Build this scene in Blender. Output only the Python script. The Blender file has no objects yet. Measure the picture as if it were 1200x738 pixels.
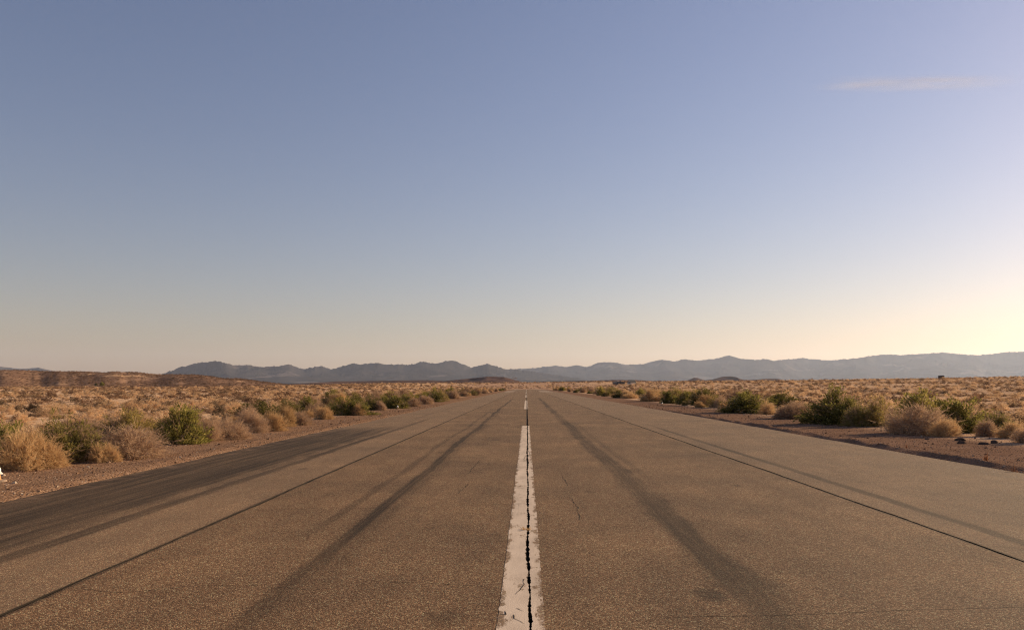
import bpy, math, random
import numpy as np
from mathutils import Vector

SC = bpy.context.scene
COL = SC.collection
R = math.radians

# ------------------------------------------------------------------ camera, world, sun, exposure
EYE = 1.56
cam_d = bpy.data.cameras.new('camera')
cam = bpy.data.objects.new('camera', cam_d)
COL.objects.link(cam)
cam.location = (0, 0, EYE)
cam.rotation_euler = (R(90), 0, 0)
cam_d.sensor_width = 36
cam_d.lens = 36 * 960 / 1200
cam_d.shift_x = -17 / 1200
cam_d.shift_y = 84 / 1200
cam_d.clip_start = 0.1
cam_d.clip_end = 90000
SC.camera = cam

SUN_AZ, SUN_EL = R(60), R(17)          # clockwise from the runway's direction (+Y)
W = bpy.data.worlds.new('World')
SC.world = W
W.use_nodes = True
wn = W.node_tree.nodes
wl = W.node_tree.links
bg = wn['Background']
sky = wn.new('ShaderNodeTexSky')
sky.sky_type = 'NISHITA'
sky.sun_disc = False
sky.sun_elevation = SUN_EL
sky.sun_rotation = SUN_AZ
sky.altitude = 2500
sky.air_density = 1.8
sky.dust_density = 5.0
sky.ozone_density = 2.0
tint = wn.new('ShaderNodeMix'); tint.data_type = 'RGBA'; tint.blend_type = 'MULTIPLY'
tint.inputs[0].default_value = 1.0
tint.inputs[7].default_value = (1.05, 0.885, 1.03, 1)      # the photograph's white balance
wl.new(sky.outputs[0], tint.inputs[6])
wl.new(tint.outputs[2], bg.inputs[0])
bg.inputs[1].default_value = 0.050

sun_d = bpy.data.lights.new('sun', 'SUN')
sun_d.energy = 5.0
sun_d.angle = R(0.5)
sun_d.color = (1.0, 0.77, 0.50)
sun = bpy.data.objects.new('sun', sun_d)
COL.objects.link(sun)
to_sun = Vector((math.sin(SUN_AZ) * math.cos(SUN_EL), math.cos(SUN_AZ) * math.cos(SUN_EL), math.sin(SUN_EL)))
sun.rotation_euler = to_sun.to_track_quat('Z', 'Y').to_euler()
sun.location = (40, 20, 30)

SC.view_settings.view_transform = 'Standard'
SC.view_settings.look = 'None'
SC.view_settings.exposure = 1.0
SC.view_settings.gamma = 1
SC.view_settings.use_curve_mapping = False
SC.render.engine = 'CYCLES'
SC.cycles.use_denoising = True
SC.cycles.denoiser = 'OPENIMAGEDENOISE'
SC.cycles.denoising_prefilter = 'NONE'
SC.cycles.denoising_input_passes = 'RGB_ALBEDO_NORMAL'
SC.cycles.filter_width = 1.2
SC.cycles.max_bounces = 6
SC.cycles.transparent_max_bounces = 12
SC.cycles.volume_bounces = 1
HAZE_DENSITY = 1.6e-5

# ------------------------------------------------------------------ numeric helpers
def hash2(ix, iy, seed):
    h = (ix.astype(np.int64) * 374761393 + iy.astype(np.int64) * 668265263 + seed * 1274126177) & 0xFFFFFFFF
    h = ((h ^ (h >> 13)) * 1274126177) & 0xFFFFFFFF
    h = h ^ (h >> 16)
    return (h & 0xFFFFFF) / float(0xFFFFFF)

def vnoise(x, y, seed=0):
    x = np.asarray(x, float); y = np.asarray(y, float)
    x, y = np.broadcast_arrays(x, y)
    ix = np.floor(x); iy = np.floor(y)
    fx = x - ix; fy = y - iy
    fx = fx * fx * fx * (fx * (fx * 6 - 15) + 10); fy = fy * fy * fy * (fy * (fy * 6 - 15) + 10)
    ix = ix.astype(np.int64); iy = iy.astype(np.int64)
    a = hash2(ix, iy, seed); b = hash2(ix + 1, iy, seed)
    c = hash2(ix, iy + 1, seed); d = hash2(ix + 1, iy + 1, seed)
    return (a + (b - a) * fx) * (1 - fy) + (c + (d - c) * fx) * fy      # 0..1

def fbm(x, y, octv=4, seed=0, gain=0.5):
    s = 0; a = 1; t = 0
    x = np.asarray(x, float); y = np.asarray(y, float)
    for o in range(octv):
        s = s + a * (vnoise(x * 2 ** o + 17.3 * o, y * 2 ** o - 9.1 * o, seed + o) * 2 - 1)
        t += a; a *= gain
    return s / t                                                        # -1..1

def ridged(x, y, octv=4, seed=0, gain=0.5):
    s = 0; a = 1; t = 0
    x = np.asarray(x, float); y = np.asarray(y, float)
    for o in range(octv):
        n = 1 - np.abs(vnoise(x * 2 ** o + 31.7 * o, y * 2 ** o + 5.3 * o, seed + o) * 2 - 1)
        s = s + a * n * n; t += a; a *= gain
    return s / t                                                        # 0..1

def sstep(a, b, x):
    t = np.clip((np.asarray(x, float) - a) / (b - a), 0, 1)
    return t * t * (3 - 2 * t)

# ------------------------------------------------------------------ object helpers
def link_mesh(name, verts, faces, mat=None, parent=None, smooth=False, mats=None, midx=None):
    me = bpy.data.meshes.new(name)
    v = np.asarray(verts, np.float32)
    if isinstance(faces, np.ndarray):
        k = faces.shape[1]
        n = len(faces)
        me.vertices.add(len(v)); me.vertices.foreach_set('co', v.ravel())
        me.loops.add(n * k); me.loops.foreach_set('vertex_index', faces.astype(np.int32).ravel())
        me.polygons.add(n)
        me.polygons.foreach_set('loop_start', np.arange(0, n * k, k, dtype=np.int32))
        me.update(calc_edges=True)
    else:
        me.from_pydata([tuple(map(float, p)) for p in v], [], faces)
        me.update()
    if mats:
        for m in mats: me.materials.append(m)
        if midx is not None: me.polygons.foreach_set('material_index', np.asarray(midx, np.int32))
    elif mat:
        me.materials.append(mat)
    me.polygons.foreach_set('use_smooth', np.full(len(me.polygons), bool(smooth)))
    o = bpy.data.objects.new(name, me)
    if parent is not False:
        COL.objects.link(o)
        if parent is not None: o.parent = parent
    return o

def tag(o, label=None, cat=None, group=None, kind=None):
    if label: o['label'] = label
    if cat: o['category'] = cat
    if group: o['group'] = group
    if kind: o['kind'] = kind
    return o

def empty(name, loc, rz=0, scale=(1, 1, 1)):
    o = bpy.data.objects.new(name, None)
    o.empty_display_size = 0.2
    COL.objects.link(o)
    o.location = loc; o.rotation_euler = (0, 0, rz); o.scale = scale
    return o

def grid_faces(nr, nc):
    i = np.arange(nr - 1)[:, None] * nc + np.arange(nc - 1)[None, :]
    return np.stack([i, i + 1, i + 1 + nc, i + nc], -1).reshape(-1, 4)

class MB:
    """collects convex bits into one mesh"""
    def __init__(self): self.v = []; self.f = []
    def box(self, x0, x1, y0, y1, z0, z1):
        b = len(self.v)
        self.v += [(x0, y0, z0), (x1, y0, z0), (x1, y1, z0), (x0, y1, z0), (x0, y0, z1), (x1, y0, z1), (x1, y1, z1), (x0, y1, z1)]
        self.f += [tuple(b + i for i in q) for q in ((0, 3, 2, 1), (4, 5, 6, 7), (0, 1, 5, 4), (1, 2, 6, 5), (2, 3, 7, 6), (3, 0, 4, 7))]
    def lathe(self, prof, n=20, cx=0, cy=0):
        b = len(self.v)
        for (r, z) in prof:
            for k in range(n):
                a = 2 * math.pi * k / n
                self.v.append((cx + r * math.cos(a), cy + r * math.sin(a), z))
        for i in range(len(prof) - 1):
            for k in range(n):
                k2 = (k + 1) % n
                self.f.append((b + i * n + k, b + i * n + k2, b + (i + 1) * n + k2, b + (i + 1) * n + k))
        self.f.append(tuple(b + k for k in range(n))[::-1])
        self.f.append(tuple(b + (len(prof) - 1) * n + k for k in range(n)))
    def prism(self, tri, y0, y1):
        b = len(self.v); n = len(tri)
        self.v += [(x, y0, z) for x, z in tri] + [(x, y1, z) for x, z in tri]
        self.f.append(tuple(b + i for i in range(n))); self.f.append(tuple(b + n + i for i in range(n))[::-1])
        for i in range(n):
            j = (i + 1) % n
            self.f.append((b + i, b + n + i, b + n + j, b + j))
    def build(self, name, mat, parent=None, smooth=False):
        return link_mesh(name, self.v, self.f, mat, parent, smooth)

# ------------------------------------------------------------------ material helpers
class NT:
    def __init__(self, name):
        self.m = bpy.data.materials.new(name); self.m.use_nodes = True
        self.t = self.m.node_tree; self.n = self.t.nodes; self.n.clear()
        self.out = self.n.new('ShaderNodeOutputMaterial')
    def l(self, a, b): self.t.links.new(a, b)
    def node(self, typ, **kw):
        x = self.n.new(typ)
        for k, v in kw.items(): setattr(x, k, v)
        return x
    def val(self, sock, v):
        if isinstance(v, bpy.types.NodeSocket): self.l(v, sock)
        else: sock.default_value = v
    def math(self, op, a, b=None, c=None, clamp=False):
        x = self.node('ShaderNodeMath', operation=op, use_clamp=clamp)
        self.val(x.inputs[0], a)
        if b is not None: self.val(x.inputs[1], b)
        if c is not None: self.val(x.inputs[2], c)
        return x.outputs[0]
    def ss(self, a, b, v):
        x = self.node('ShaderNodeMapRange', interpolation_type='SMOOTHSTEP')
        self.val(x.inputs[0], v); self.val(x.inputs[1], a); self.val(x.inputs[2], b)
        x.inputs[3].default_value = 0; x.inputs[4].default_value = 1
        return x.outputs[0]
    def mix(self, f, a, b, blend='MIX'):
        x = self.node('ShaderNodeMix', data_type='RGBA', blend_type=blend)
        self.val(x.inputs[0], f)
        for s, v in ((x.inputs[6], a), (x.inputs[7], b)):
            if isinstance(v, (tuple, list)): s.default_value = (*v, 1) if len(v) == 3 else v
            else: self.l(v, s)
        return x.outputs[2]
    def pos(self):
        g = self.node('ShaderNodeNewGeometry'); return g.outputs['Position']
    def sep(self, v):
        s = self.node('ShaderNodeSeparateXYZ'); self.l(v, s.inputs[0]); return s.outputs
    def comb(self, x, y, z=0.0):
        c = self.node('ShaderNodeCombineXYZ')
        for s, v in zip(c.inputs, (x, y, z)): self.val(s, v)
        return c.outputs[0]
    def mapv(self, v, scale=(1, 1, 1), loc=(0, 0, 0)):
        m = self.node('ShaderNodeMapping'); self.l(v, m.inputs[0])
        m.inputs['Location'].default_value = loc; m.inputs['Scale'].default_value = scale
        return m.outputs[0]
    def noise(self, v, scale, detail=4, rough=0.55, dist=0.0):
        x = self.node('ShaderNodeTexNoise'); self.l(v, x.inputs['Vector'])
        x.inputs['Scale'].default_value = scale; x.inputs['Detail'].default_value = detail
        x.inputs['Roughness'].default_value = rough; x.inputs['Distortion'].default_value = dist
        return x.outputs['Fac']
    def voro(self, v, scale, feature='F1', rand=1.0):
        x = self.node('ShaderNodeTexVoronoi', feature=feature); self.l(v, x.inputs['Vector'])
        x.inputs['Scale'].default_value = scale; x.inputs['Randomness'].default_value = rand
        return x.outputs
    def ramp(self, f, stops, interp='LINEAR'):
        x = self.node('ShaderNodeValToRGB'); self.val(x.inputs[0], f)
        x.color_ramp.interpolation = interp
        e = x.color_ramp.elements
        while len(e) > 1: e.remove(e[-1])
        for i, (p, c) in enumerate(stops):
            q = e[0] if i == 0 else e.new(p)
            q.position = p; q.color = (*c, 1) if len(c) == 3 else c
        return x.outputs[0]
    def bump(self, h, strength, dist=0.02, normal=None):
        b = self.node('ShaderNodeBump'); self.l(h, b.inputs['Height'])
        b.inputs['Strength'].default_value = strength; b.inputs['Distance'].default_value = dist
        if normal: self.l(normal, b.inputs['Normal'])
        return b.outputs[0]
    def surf(self, col, rough=0.9, normal=None, spec=0.3, metal=0.0):
        p = self.node('ShaderNodeBsdfPrincipled')
        if isinstance(col, (tuple, list)): p.inputs['Base Color'].default_value = (*col, 1)
        else: self.l(col, p.inputs['Base Color'])
        self.val(p.inputs['Roughness'], rough)
        p.inputs['Specular IOR Level'].default_value = spec
        p.inputs['Metallic'].default_value = metal
        if rough is not None and not isinstance(rough, bpy.types.NodeSocket) and rough > .65: p.inputs['Diffuse Roughness'].default_value = 0.25
        if normal: self.l(normal, p.inputs['Normal'])
        self.l(p.outputs[0], self.out.inputs['Surface'])
        return self.m

def asphalt_nodes(t):
    """aggregate colour and height shared by the pavement and the worn paint"""
    P = t.pos(); x, y, z = t.sep(P)
    big = t.noise(P, 0.35, 4, 0.6)
    mid = t.noise(t.mapv(P, (1, 0.25, 1)), 2.2, 5, 0.6)
    fine = t.noise(P, 55, 3, 0.7)
    v1 = t.voro(P, 115); v2 = t.voro(t.mapv(P, (1, 1, 1), (3.1, 7.7, 0)), 90)
    s1 = t.node('ShaderNodeSeparateColor'); t.l(v1['Color'], s1.inputs[0])
    stone = t.ramp(s1.outputs[0], [(0.0, (0.028, 0.017, 0.009)), (0.35, (0.111, 0.063, 0.032)), (0.7, (0.224, 0.129, 0.069)),
                                   (0.9, (0.447, 0.270, 0.148)), (1.0, (0.568, 0.547, 0.319))])
    base = t.mix(t.ss(0.35, 0.7, fine), (0.112, 0.064, 0.035), (0.246, 0.143, 0.079))
    col = t.mix(0.70, base, stone)
    s2 = t.node('ShaderNodeSeparateColor'); t.l(v2['Color'], s2.inputs[0])
    fleck = t.math('MULTIPLY', t.math('GREATER_THAN', s2.outputs[1], 0.955), t.math('LESS_THAN', v2['Distance'], 0.45))
    col = t.mix(t.math('MULTIPLY', fleck, 0.7), col, (0.42, 0.32, 0.20))
    tint = t.ramp(big, [(0.32, (0.74, 0.74, 0.76)), (0.68, (1.16, 1.13, 1.10))])
    col = t.mix(1.0, col, tint, 'MULTIPLY')
    tint2 = t.ramp(mid, [(0.3, (0.82, 0.82, 0.83)), (0.7, (1.14, 1.13, 1.11))])
    col = t.mix(1.0, col, tint2, 'MULTIPLY')
    h = t.math('ADD', t.math('MULTIPLY', v1['Distance'], -0.8), t.math('MULTIPLY', fine, 0.6))
    return P, x, y, col, h

def mat_asphalt():
    t = NT('weathered_asphalt')
    P, x, y, col, h = asphalt_nodes(t)
    # outer lanes a shade paler than the middle ones
    lane = t.math('MAXIMUM', t.math('SUBTRACT', 1.0, t.ss(-3.60, -3.56, x)), t.ss(4.43, 4.47, x))
    col = t.mix(t.math('MULTIPLY', lane, 0.20), col, (0.29, 0.207, 0.137))
    # rubber left by tyres: long soft bands with ragged streaks
    wob = t.math('MULTIPLY', t.math('SUBTRACT', t.noise(t.comb(3.0, y, 0.0), 0.09, 2), 0.5), 0.55)
    streak = t.noise(t.mapv(P, (15, 0.2, 1)), 1.0, 6, 0.72)
    rag = t.noise(t.mapv(P, (3, 0.6, 1)), 1.3, 5, 0.6)
    fade = t.noise(t.mapv(P, (0.2, 0.11, 1), (4, 2, 0)), 1.0, 3)
    def band(cx, w, y0, y1, amt, wk=1.0):
        d = t.math('ABSOLUTE', t.math('SUBTRACT', t.math('SUBTRACT', x, t.math('MULTIPLY', wob, wk)), cx))
        d = t.math('ADD', d, t.math('MULTIPLY', t.math('SUBTRACT', rag, 0.5), w * 1.6))
        m = t.math('SUBTRACT', 1.0, t.ss(w * 0.35, w * 1.2, d))
        m = t.math('MULTIPLY', m, t.ss(y0, y0 + 3.5, y))
        m = t.math('MULTIPLY', m, t.math('SUBTRACT', 1.0, t.ss(y1 * 0.75, y1, y)))
        m = t.math('MULTIPLY', m, t.math('ADD', t.math('MULTIPLY', t.ss(0.30, 0.62, streak), 0.45), 0.55))
        m = t.math('MULTIPLY', m, t.math('ADD', t.math('MULTIPLY', t.ss(0.35, 0.6, fade), 0.4), 0.6))
        return t.math('MULTIPLY', m, amt)
    ms = [band(-1.86, 0.12, 3.0, 115, 1.0), band(-1.80, 0.24, 3.0, 60, .4), band(1.62, 0.13, 5.0, 125, .6),  band(-2.3, 0.09, 7, 60, 0.5), band(1.68, 0.24, 3.0, 130, 0.88), band(2.05, 0.10, 12, 40, 0.4, .6),
          band(4.98, 0.11, 4.0, 36, .95, .35), band(-4.75, 0.15, 4.0, 44, 1.0, .3), band(0.72, 0.05, 9, 13, 0.4), band(-5.5, 0.10, 38, 110, 0.35)]
    # wide darkened patch on the left lane
    inx = t.math('MULTIPLY', t.math('SUBTRACT', 1.0, t.ss(-5.25, -4.65, t.math('ADD', x, t.math('MULTIPLY', t.math('SUBTRACT', rag, 0.5), 0.8)))),
                 t.math('SUBTRACT', 1.0, t.ss(27.5, 33.5, t.math('ADD', y, t.math('MULTIPLY', t.math('SUBTRACT', streak, 0.5), 9.0)))))
    patch = t.math('MULTIPLY', inx, t.math('ADD', 0.58, t.math('MULTIPLY', t.ss(0.36, 0.62, t.noise(t.mapv(P, (6.5, 0.16, 1), (2, 1, 0)), 1.0, 6, 0.68)), 0.40)))
    ms.append(patch)
    # round scuffs close by
    for (cx, cy, r, a) in ((-0.57, 5.55, 0.16, 0.45), (1.38, 6.15, 0.16, 0.7), (1.72, 6.5, 0.34, 0.6), (1.62, 7.4, .3, .4), (0.115, 22.0, 0.09, .6), (-0.28, 31.5, .09, .7), (-2.0, 19.5, .2, .5), (-0.9, 24, .12, .5)):
        d = t.math('SQRT', t.math('ADD', t.math('POWER', t.math('SUBTRACT', x, cx), 2), t.math('MULTIPLY', t.math('POWER', t.math('SUBTRACT', y, cy), 2), 0.35)))
        d = t.math('ADD', d, t.math('MULTIPLY', t.math('SUBTRACT', t.noise(P, 6, 4), 0.5), r * 1.2))
        ms.append(t.math('MULTIPLY', t.math('SUBTRACT', 1.0, t.ss(r * 0.3, r * 1.2, d)), a))
    # tar and dirt bled out along the three long joints
    for cx, w in ((-3.58, 0.045), (4.45, 0.045), (0.02, 0.035)):
        d = t.math('ABSOLUTE', t.math('SUBTRACT', x, cx))
        d = t.math('ADD', d, t.math('MULTIPLY', t.math('SUBTRACT', t.noise(P, 5, 5, .7), 0.5), 0.05))
        ms.append(t.math('MULTIPLY', t.math('SUBTRACT', 1.0, t.ss(w * 0.3, w * 1.3, d)), 0.75))
    # old oil drips and blotches, most of them along the wheel paths
    blot = t.ss(0.60, 0.72, t.noise(t.mapv(P, (1, .45, 1), (8, 3, 0)), 1.5, 6, .68))
    ms.append(t.math('MULTIPLY', blot, 0.28))
    spot = t.voro(t.mapv(P, (1, .6, 1)), 0.8); ssp = t.node('ShaderNodeSeparateColor'); t.l(spot['Color'], ssp.inputs[0])
    ms.append(t.math('MULTIPLY', t.math('MULTIPLY', t.math('SUBTRACT', 1.0, t.ss(0.02, 0.10, t.math('ADD', spot['Distance'], t.math('MULTIPLY', t.math('SUBTRACT', t.noise(P, 9, 4), .5), .10)))), t.math('GREATER_THAN', ssp.outputs[0], 0.6)), 0.55))
    k = ms[0]
    for m in ms[1:]: k = t.math('MAXIMUM', k, m)
    grit = t.math('SUBTRACT', 1.0, t.math('MULTIPLY', t.ss(0.45, 0.75, t.noise(P, 60, 3, .7)), 0.35))
    k = t.math('MULTIPLY', k, grit)
    col = t.mix(k, col, t.mix(0.90, col, (0.016, 0.012, 0.009)))
    # sand blown in along both edges
    edge = t.math('MAXIMUM', t.math('SUBTRACT', 1.0, t.ss(-7.1, -6.5, x)), t.ss(8.3, 9.0, x))
    edge = t.math('MULTIPLY', edge, t.ss(0.45, 0.65, t.noise(P, 1.6, 5, .65)))
    col = t.mix(t.math('MULTIPLY', edge, 0.55), col, (0.24, 0.15, 0.10))
    return t.surf(col, 0.9, t.bump(h, 0.6, 0.006), 0.10)

def mat_paint():
    t = NT('worn_white_paint')
    P, x, y, col, h = asphalt_nodes(t)
    wear = t.noise(t.mapv(P, (1, 0.35, 1)), 7, 7, 0.72)
    fine = t.noise(P, 70, 3, 0.7)
    dirt = t.noise(t.mapv(P, (1, .3, 1), (5, 0, 0)), 3.2, 5, 0.65)
    white = t.mix(t.ss(0.35, 0.75, dirt), (0.62, 0.50, 0.39), (0.44, 0.35, 0.27))
    white = t.mix(t.math('MULTIPLY', t.ss(0.5, 0.75, fine), 0.35), white, (0.30, 0.22, 0.155))
    gone = t.math('ADD', wear, t.math('MULTIPLY', t.math('SUBTRACT', fine, 0.5), 0.35))
    edge = t.ss(0.085, 0.155, t.math('ABSOLUTE', t.math('ADD', x, 0.034)))
    gone = t.ss(0.585, 0.66, t.math('ADD', gone, t.math('MULTIPLY', edge, 0.14)))
    c = t.mix(t.math('MULTIPLY', gone, .85), white, col)
    # scuffs along the direction of travel
    sk = t.noise(t.mapv(P, (40, 0.8, 1)), 1, 4, .6)
    c = t.mix(t.math('MULTIPLY', t.ss(0.60, 0.72, sk), 0.35), c, (0.10, 0.08, 0.065))
    return t.surf(c, 0.85, t.bump(h, 0.30, 0.004), 0.05)

def mat_ground():
    t = NT('desert_soil')
    P = t.pos(); x, y, z = t.sep(P)
    n1 = t.noise(P, 0.06, 5, .6); n2 = t.noise(P, 0.9, 5, .65); n3 = t.noise(P, 9, 5, .7)
    big = t.noise(t.mapv(P, (0.7, 2.2, 1)), 0.004, 5, .6)
    grass = t.mix(t.ss(0.35, 0.65, n2), (0.614, 0.395, 0.240), (0.472, 0.301, 0.180))
    grass = t.mix(t.math('MULTIPLY', t.ss(.45, .65, n1), .6), grass, (0.708, 0.472, 0.288))
    grass = t.mix(t.math('MULTIPLY', t.ss(.5, .64, big), .45), grass, (0.425, 0.266, 0.168))
    # gravel of the shoulders
    v = t.voro(P, 26); sc = t.node('ShaderNodeSeparateColor'); t.l(v['Color'], sc.inputs[0])
    grav = t.ramp(sc.outputs[0], [(0, (0.128, 0.070, 0.040)), (0.5, (0.243, 0.142, 0.085)), (0.88, (0.351, 0.217, 0.136)), (1, (0.540, 0.377, 0.264))])
    grav = t.mix(t.ss(.3, .7, n3), grav, (0.203, 0.116, 0.070))
    grav = t.mix(t.math('MULTIPLY', t.ss(.45, .7, n2), .5), grav, (0.311, 0.189, 0.115))
    wob = t.math('MULTIPLY', t.math('SUBTRACT', t.noise(P, 0.35, 4), 0.5), 3.2)
    xw = t.math('ADD', x, wob)
    sh = t.math('MULTIPLY', t.ss(-11.2, -9.6, xw), t.math('SUBTRACT', 1.0, t.ss(12.4, 14.2, xw)))
    sh = t.math('MULTIPLY', sh, t.math('SUBTRACT', 1.0, t.ss(520, 540, y)))
    # right shoulder toned darker, partly bush shade put into the soil colour
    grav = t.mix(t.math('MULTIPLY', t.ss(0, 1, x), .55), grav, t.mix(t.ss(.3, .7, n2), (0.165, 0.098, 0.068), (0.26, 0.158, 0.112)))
    # pale bare earth past the end of the runway
    far = t.math('MULTIPLY', t.ss(520, 545, y), t.math('SUBTRACT', 1.0, t.ss(30, 90, t.math('ABSOLUTE', x))))
    far = t.math('MULTIPLY', far, t.math('SUBTRACT', 1.0, t.ss(1000, 1500, y)))
    col = t.mix(sh, grass, grav)
    col = t.mix(far, col, (0.42, 0.26, 0.165))
    hh = t.math('ADD', t.math('MULTIPLY', n3, 0.6), t.math('MULTIPLY', v['Distance'], -0.7))
    return t.surf(col, 0.95, t.bump(hh, 0.7, 0.03), 0.0)

def mat_rock(name, a, b, c, s1, s2, stretch=(1, 1, 1)):
    t = NT(name)
    P = t.mapv(t.pos(), stretch)
    n1 = t.noise(P, s1, 6, .62); n2 = t.noise(P, s2, 5, .6)
    col = t.mix(t.ss(.38, .62, n1), a, b)
    col = t.mix(t.ss(.56, .66, n2), col, c)
    return t.surf(col, 0.95, None, 0.0)

def mat_leaf(name, stops, trans=0.3, nscale=3.0, vary=0.6, rough=0.8):
    """foliage: colour differs between plants and between clumps of one plant"""
    t = NT(name)
    oi = t.node('ShaderNodeObjectInfo')
    tc = t.node('ShaderNodeTexCoord')
    n = t.noise(tc.outputs['Object'], nscale, 3, .6)
    g = t.node('ShaderNodeNewGeometry')
    f = t.math('ADD', t.math('MULTIPLY', oi.outputs['Random'], vary), t.math('MULTIPLY', n, 1 - vary * .5))
    f = t.math('ADD', f, t.math('MULTIPLY', t.math('SUBTRACT', g.outputs['Random Per Island'], 0.5), 0.4))
    f = t.math('SUBTRACT', f, 0.2, clamp=True)
    col = t.ramp(f, stops)
    d = t.node('ShaderNodeBsdfDiffuse'); t.l(col, d.inputs[0]); d.inputs[1].default_value = rough
    tr = t.node('ShaderNodeBsdfTranslucent'); t.l(col, tr.inputs[0])
    m = t.node('ShaderNodeMixShader'); m.inputs[0].default_value = trans
    t.l(d.outputs[0], m.inputs[1]); t.l(tr.outputs[0], m.inputs[2]); t.l(m.outputs[0], t.out.inputs['Surface'])
    return t.m

def mat_plain(name, c, rough=0.7, ns=8, amt=0.25, spec=.3):
    t = NT(name)
    n = t.noise(t.pos(), ns, 4, .6)
    col = t.mix(t.math('MULTIPLY', n, amt * 2), c, tuple(v * 0.55 for v in c))
    return t.surf(col, rough, None, spec)

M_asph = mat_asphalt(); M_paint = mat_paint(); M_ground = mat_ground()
M_mount = mat_rock('mountain_rock', (0.022, 0.020, 0.020), (0.041, 0.035, 0.033), (0.110, 0.090, 0.079), 0.0016, 0.0011, (1, .6, 1))
M_mesa = mat_rock('mesa_earth', (0.163, 0.095, 0.063), (0.250, 0.150, 0.095), (0.450, 0.286, 0.169), 0.07, 0.03, (1, .35, 1))
M_butte = mat_rock('dark_butte_rock', (0.075, 0.045, 0.038), (0.11, 0.065, 0.05), (0.17, 0.10, 0.075), 0.01, 0.006, (1, .5, 3))
M_green = mat_leaf('green_shrub_leaf', [(0.0, (0.078, 0.070, 0.025)), (0.4, (0.169, 0.151, 0.044)), (0.75, (0.324, 0.277, 0.075)), (1.0, (0.513, 0.392, 0.130))], .35)
M_olive = mat_leaf('olive_shrub_leaf', [(0.0, (0.104, 0.098, 0.034)), (0.5, (0.234, 0.195, 0.062)), (1.0, (0.468, 0.325, 0.117))], .35)
M_tan = mat_leaf('dry_twig', [(0.0, (0.26, 0.17, 0.11)), (0.5, (0.43, 0.29, 0.19)), (1.0, (0.58, 0.41, 0.27))], .3)
M_straw = mat_leaf('straw_blade', [(0.0, (0.36, 0.23, 0.11)), (0.5, (0.54, 0.36, 0.185)), (1.0, (0.68, 0.48, 0.27))], .3)
M_sage = mat_leaf('sage_leaf', [(0.0, (0.106, 0.077, 0.052)), (0.2, (0.180, 0.125, 0.081)), (0.36, (0.444, 0.300, 0.178)), (0.65, (0.592, 0.409, 0.241)), (1.0, (0.698, 0.503, 0.310))], .35, 2.0, 1.0)
M_brown = mat_leaf('brown_scrub_leaf', [(0, (0.10, 0.06, 0.042)), (.6, (0.20, 0.12, 0.075)), (1, (0.34, 0.21, 0.125))], .2, 2, 1.0)
M_stem = mat_plain('grey_brown_stem', (0.11, 0.075, 0.05), .9, 20, .3, .1)
M_rust = mat_leaf('rusty_weed', [(0, (0.16, 0.07, 0.035)), (1, (0.30, 0.14, 0.07))], .2)
M_stone = mat_leaf('gravel_stone', [(0, (0.117, 0.066, 0.042)), (.6, (0.247, 0.146, 0.090)), (.96, (0.364, 0.238, 0.150)), (1, (0.546, 0.448, 0.345))], 0.0, 3, 1.0)
M_rock = mat_rock('dark_rock', (0.055, 0.040, 0.034), (0.10, 0.07, 0.055), (0.16, 0.11, 0.085), 9, 5)
M_crack = mat_plain('crack_dirt', (0.018, 0.014, 0.011), .95, 30, .2, .1)

# ------------------------------------------------------------------ terrain
_az = np.radians([-180, -90, -40, -32, -22, -15, -10, 0, 9, 17, 31, 45, 90, 180])
_e = np.array([.004, .002, .0012, .0012, .0014, .0030, .0052, .0062, .0078, .0088, .0118, .012, .008, .004])
_rc = np.array([1500, 1500, 1500, 1500, 1500, 1600, 1700, 1600, 1000, 800, 700, 700, 1200, 1500.])

def ground_z(x, y):
    x = np.asarray(x, float); y = np.asarray(y, float)
    r = np.hypot(x, y); a = np.arctan2(x, y)
    e = np.interp(a, _az, _e); rc = np.interp(a, _az, _rc)
    H = e * np.minimum(r, rc) * sstep(80, 400, r) + 0.25 * e * np.maximum(r - rc, 0)
    C = np.maximum(sstep(15, 110, np.abs(x - 1)), sstep(520, 850, y))
    off = np.maximum(np.maximum(-7.3 - x, x - 9.2), 0)              # metres off the pavement
    und = 0.16 * fbm(x / 7, y / 7, 3, 5) * sstep(2.0, 9, off) + 0.012 * fbm(x / 0.7, y / 0.7, 3, 8) * sstep(0.05, .6, off)
    und = und + 0.9 * fbm(x / 60, y / 60, 3, 15) * sstep(40, 200, off)
    ins = sstep(0.25, -0.05, np.minimum(x + 7.35, 9.2 - x))
    low = -0.09 + 0.06 * ins
    berm = np.exp(-((x - 9.42 - 0.12 * fbm(y / 2.5, 0, 2, 3)) / 0.15) ** 2) * (0.075 + 0.06 * fbm(y / 0.8, x * 2, 3, 4)) * sstep(70, 40, y)
    berm2 = np.exp(-((x + 7.75 - 0.2 * fbm(y / 3, 0, 2, 31)) / 0.25) ** 2) * (0.025 + 0.03 * fbm(y / 0.9, x * 2, 3, 41)) * sstep(70, 40, y)
    road = np.where(y < 524, 1.0, 0.0)
    return H * C + und + np.where(road > 0, low, -0.03) + np.maximum(berm, 0) + np.maximum(berm2, 0)

def spread(a0, step, ratio, lim):
    out = []; s = step; p = a0
    while p < lim:
        s *= ratio; p += s; out.append(p)
    return out

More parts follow.
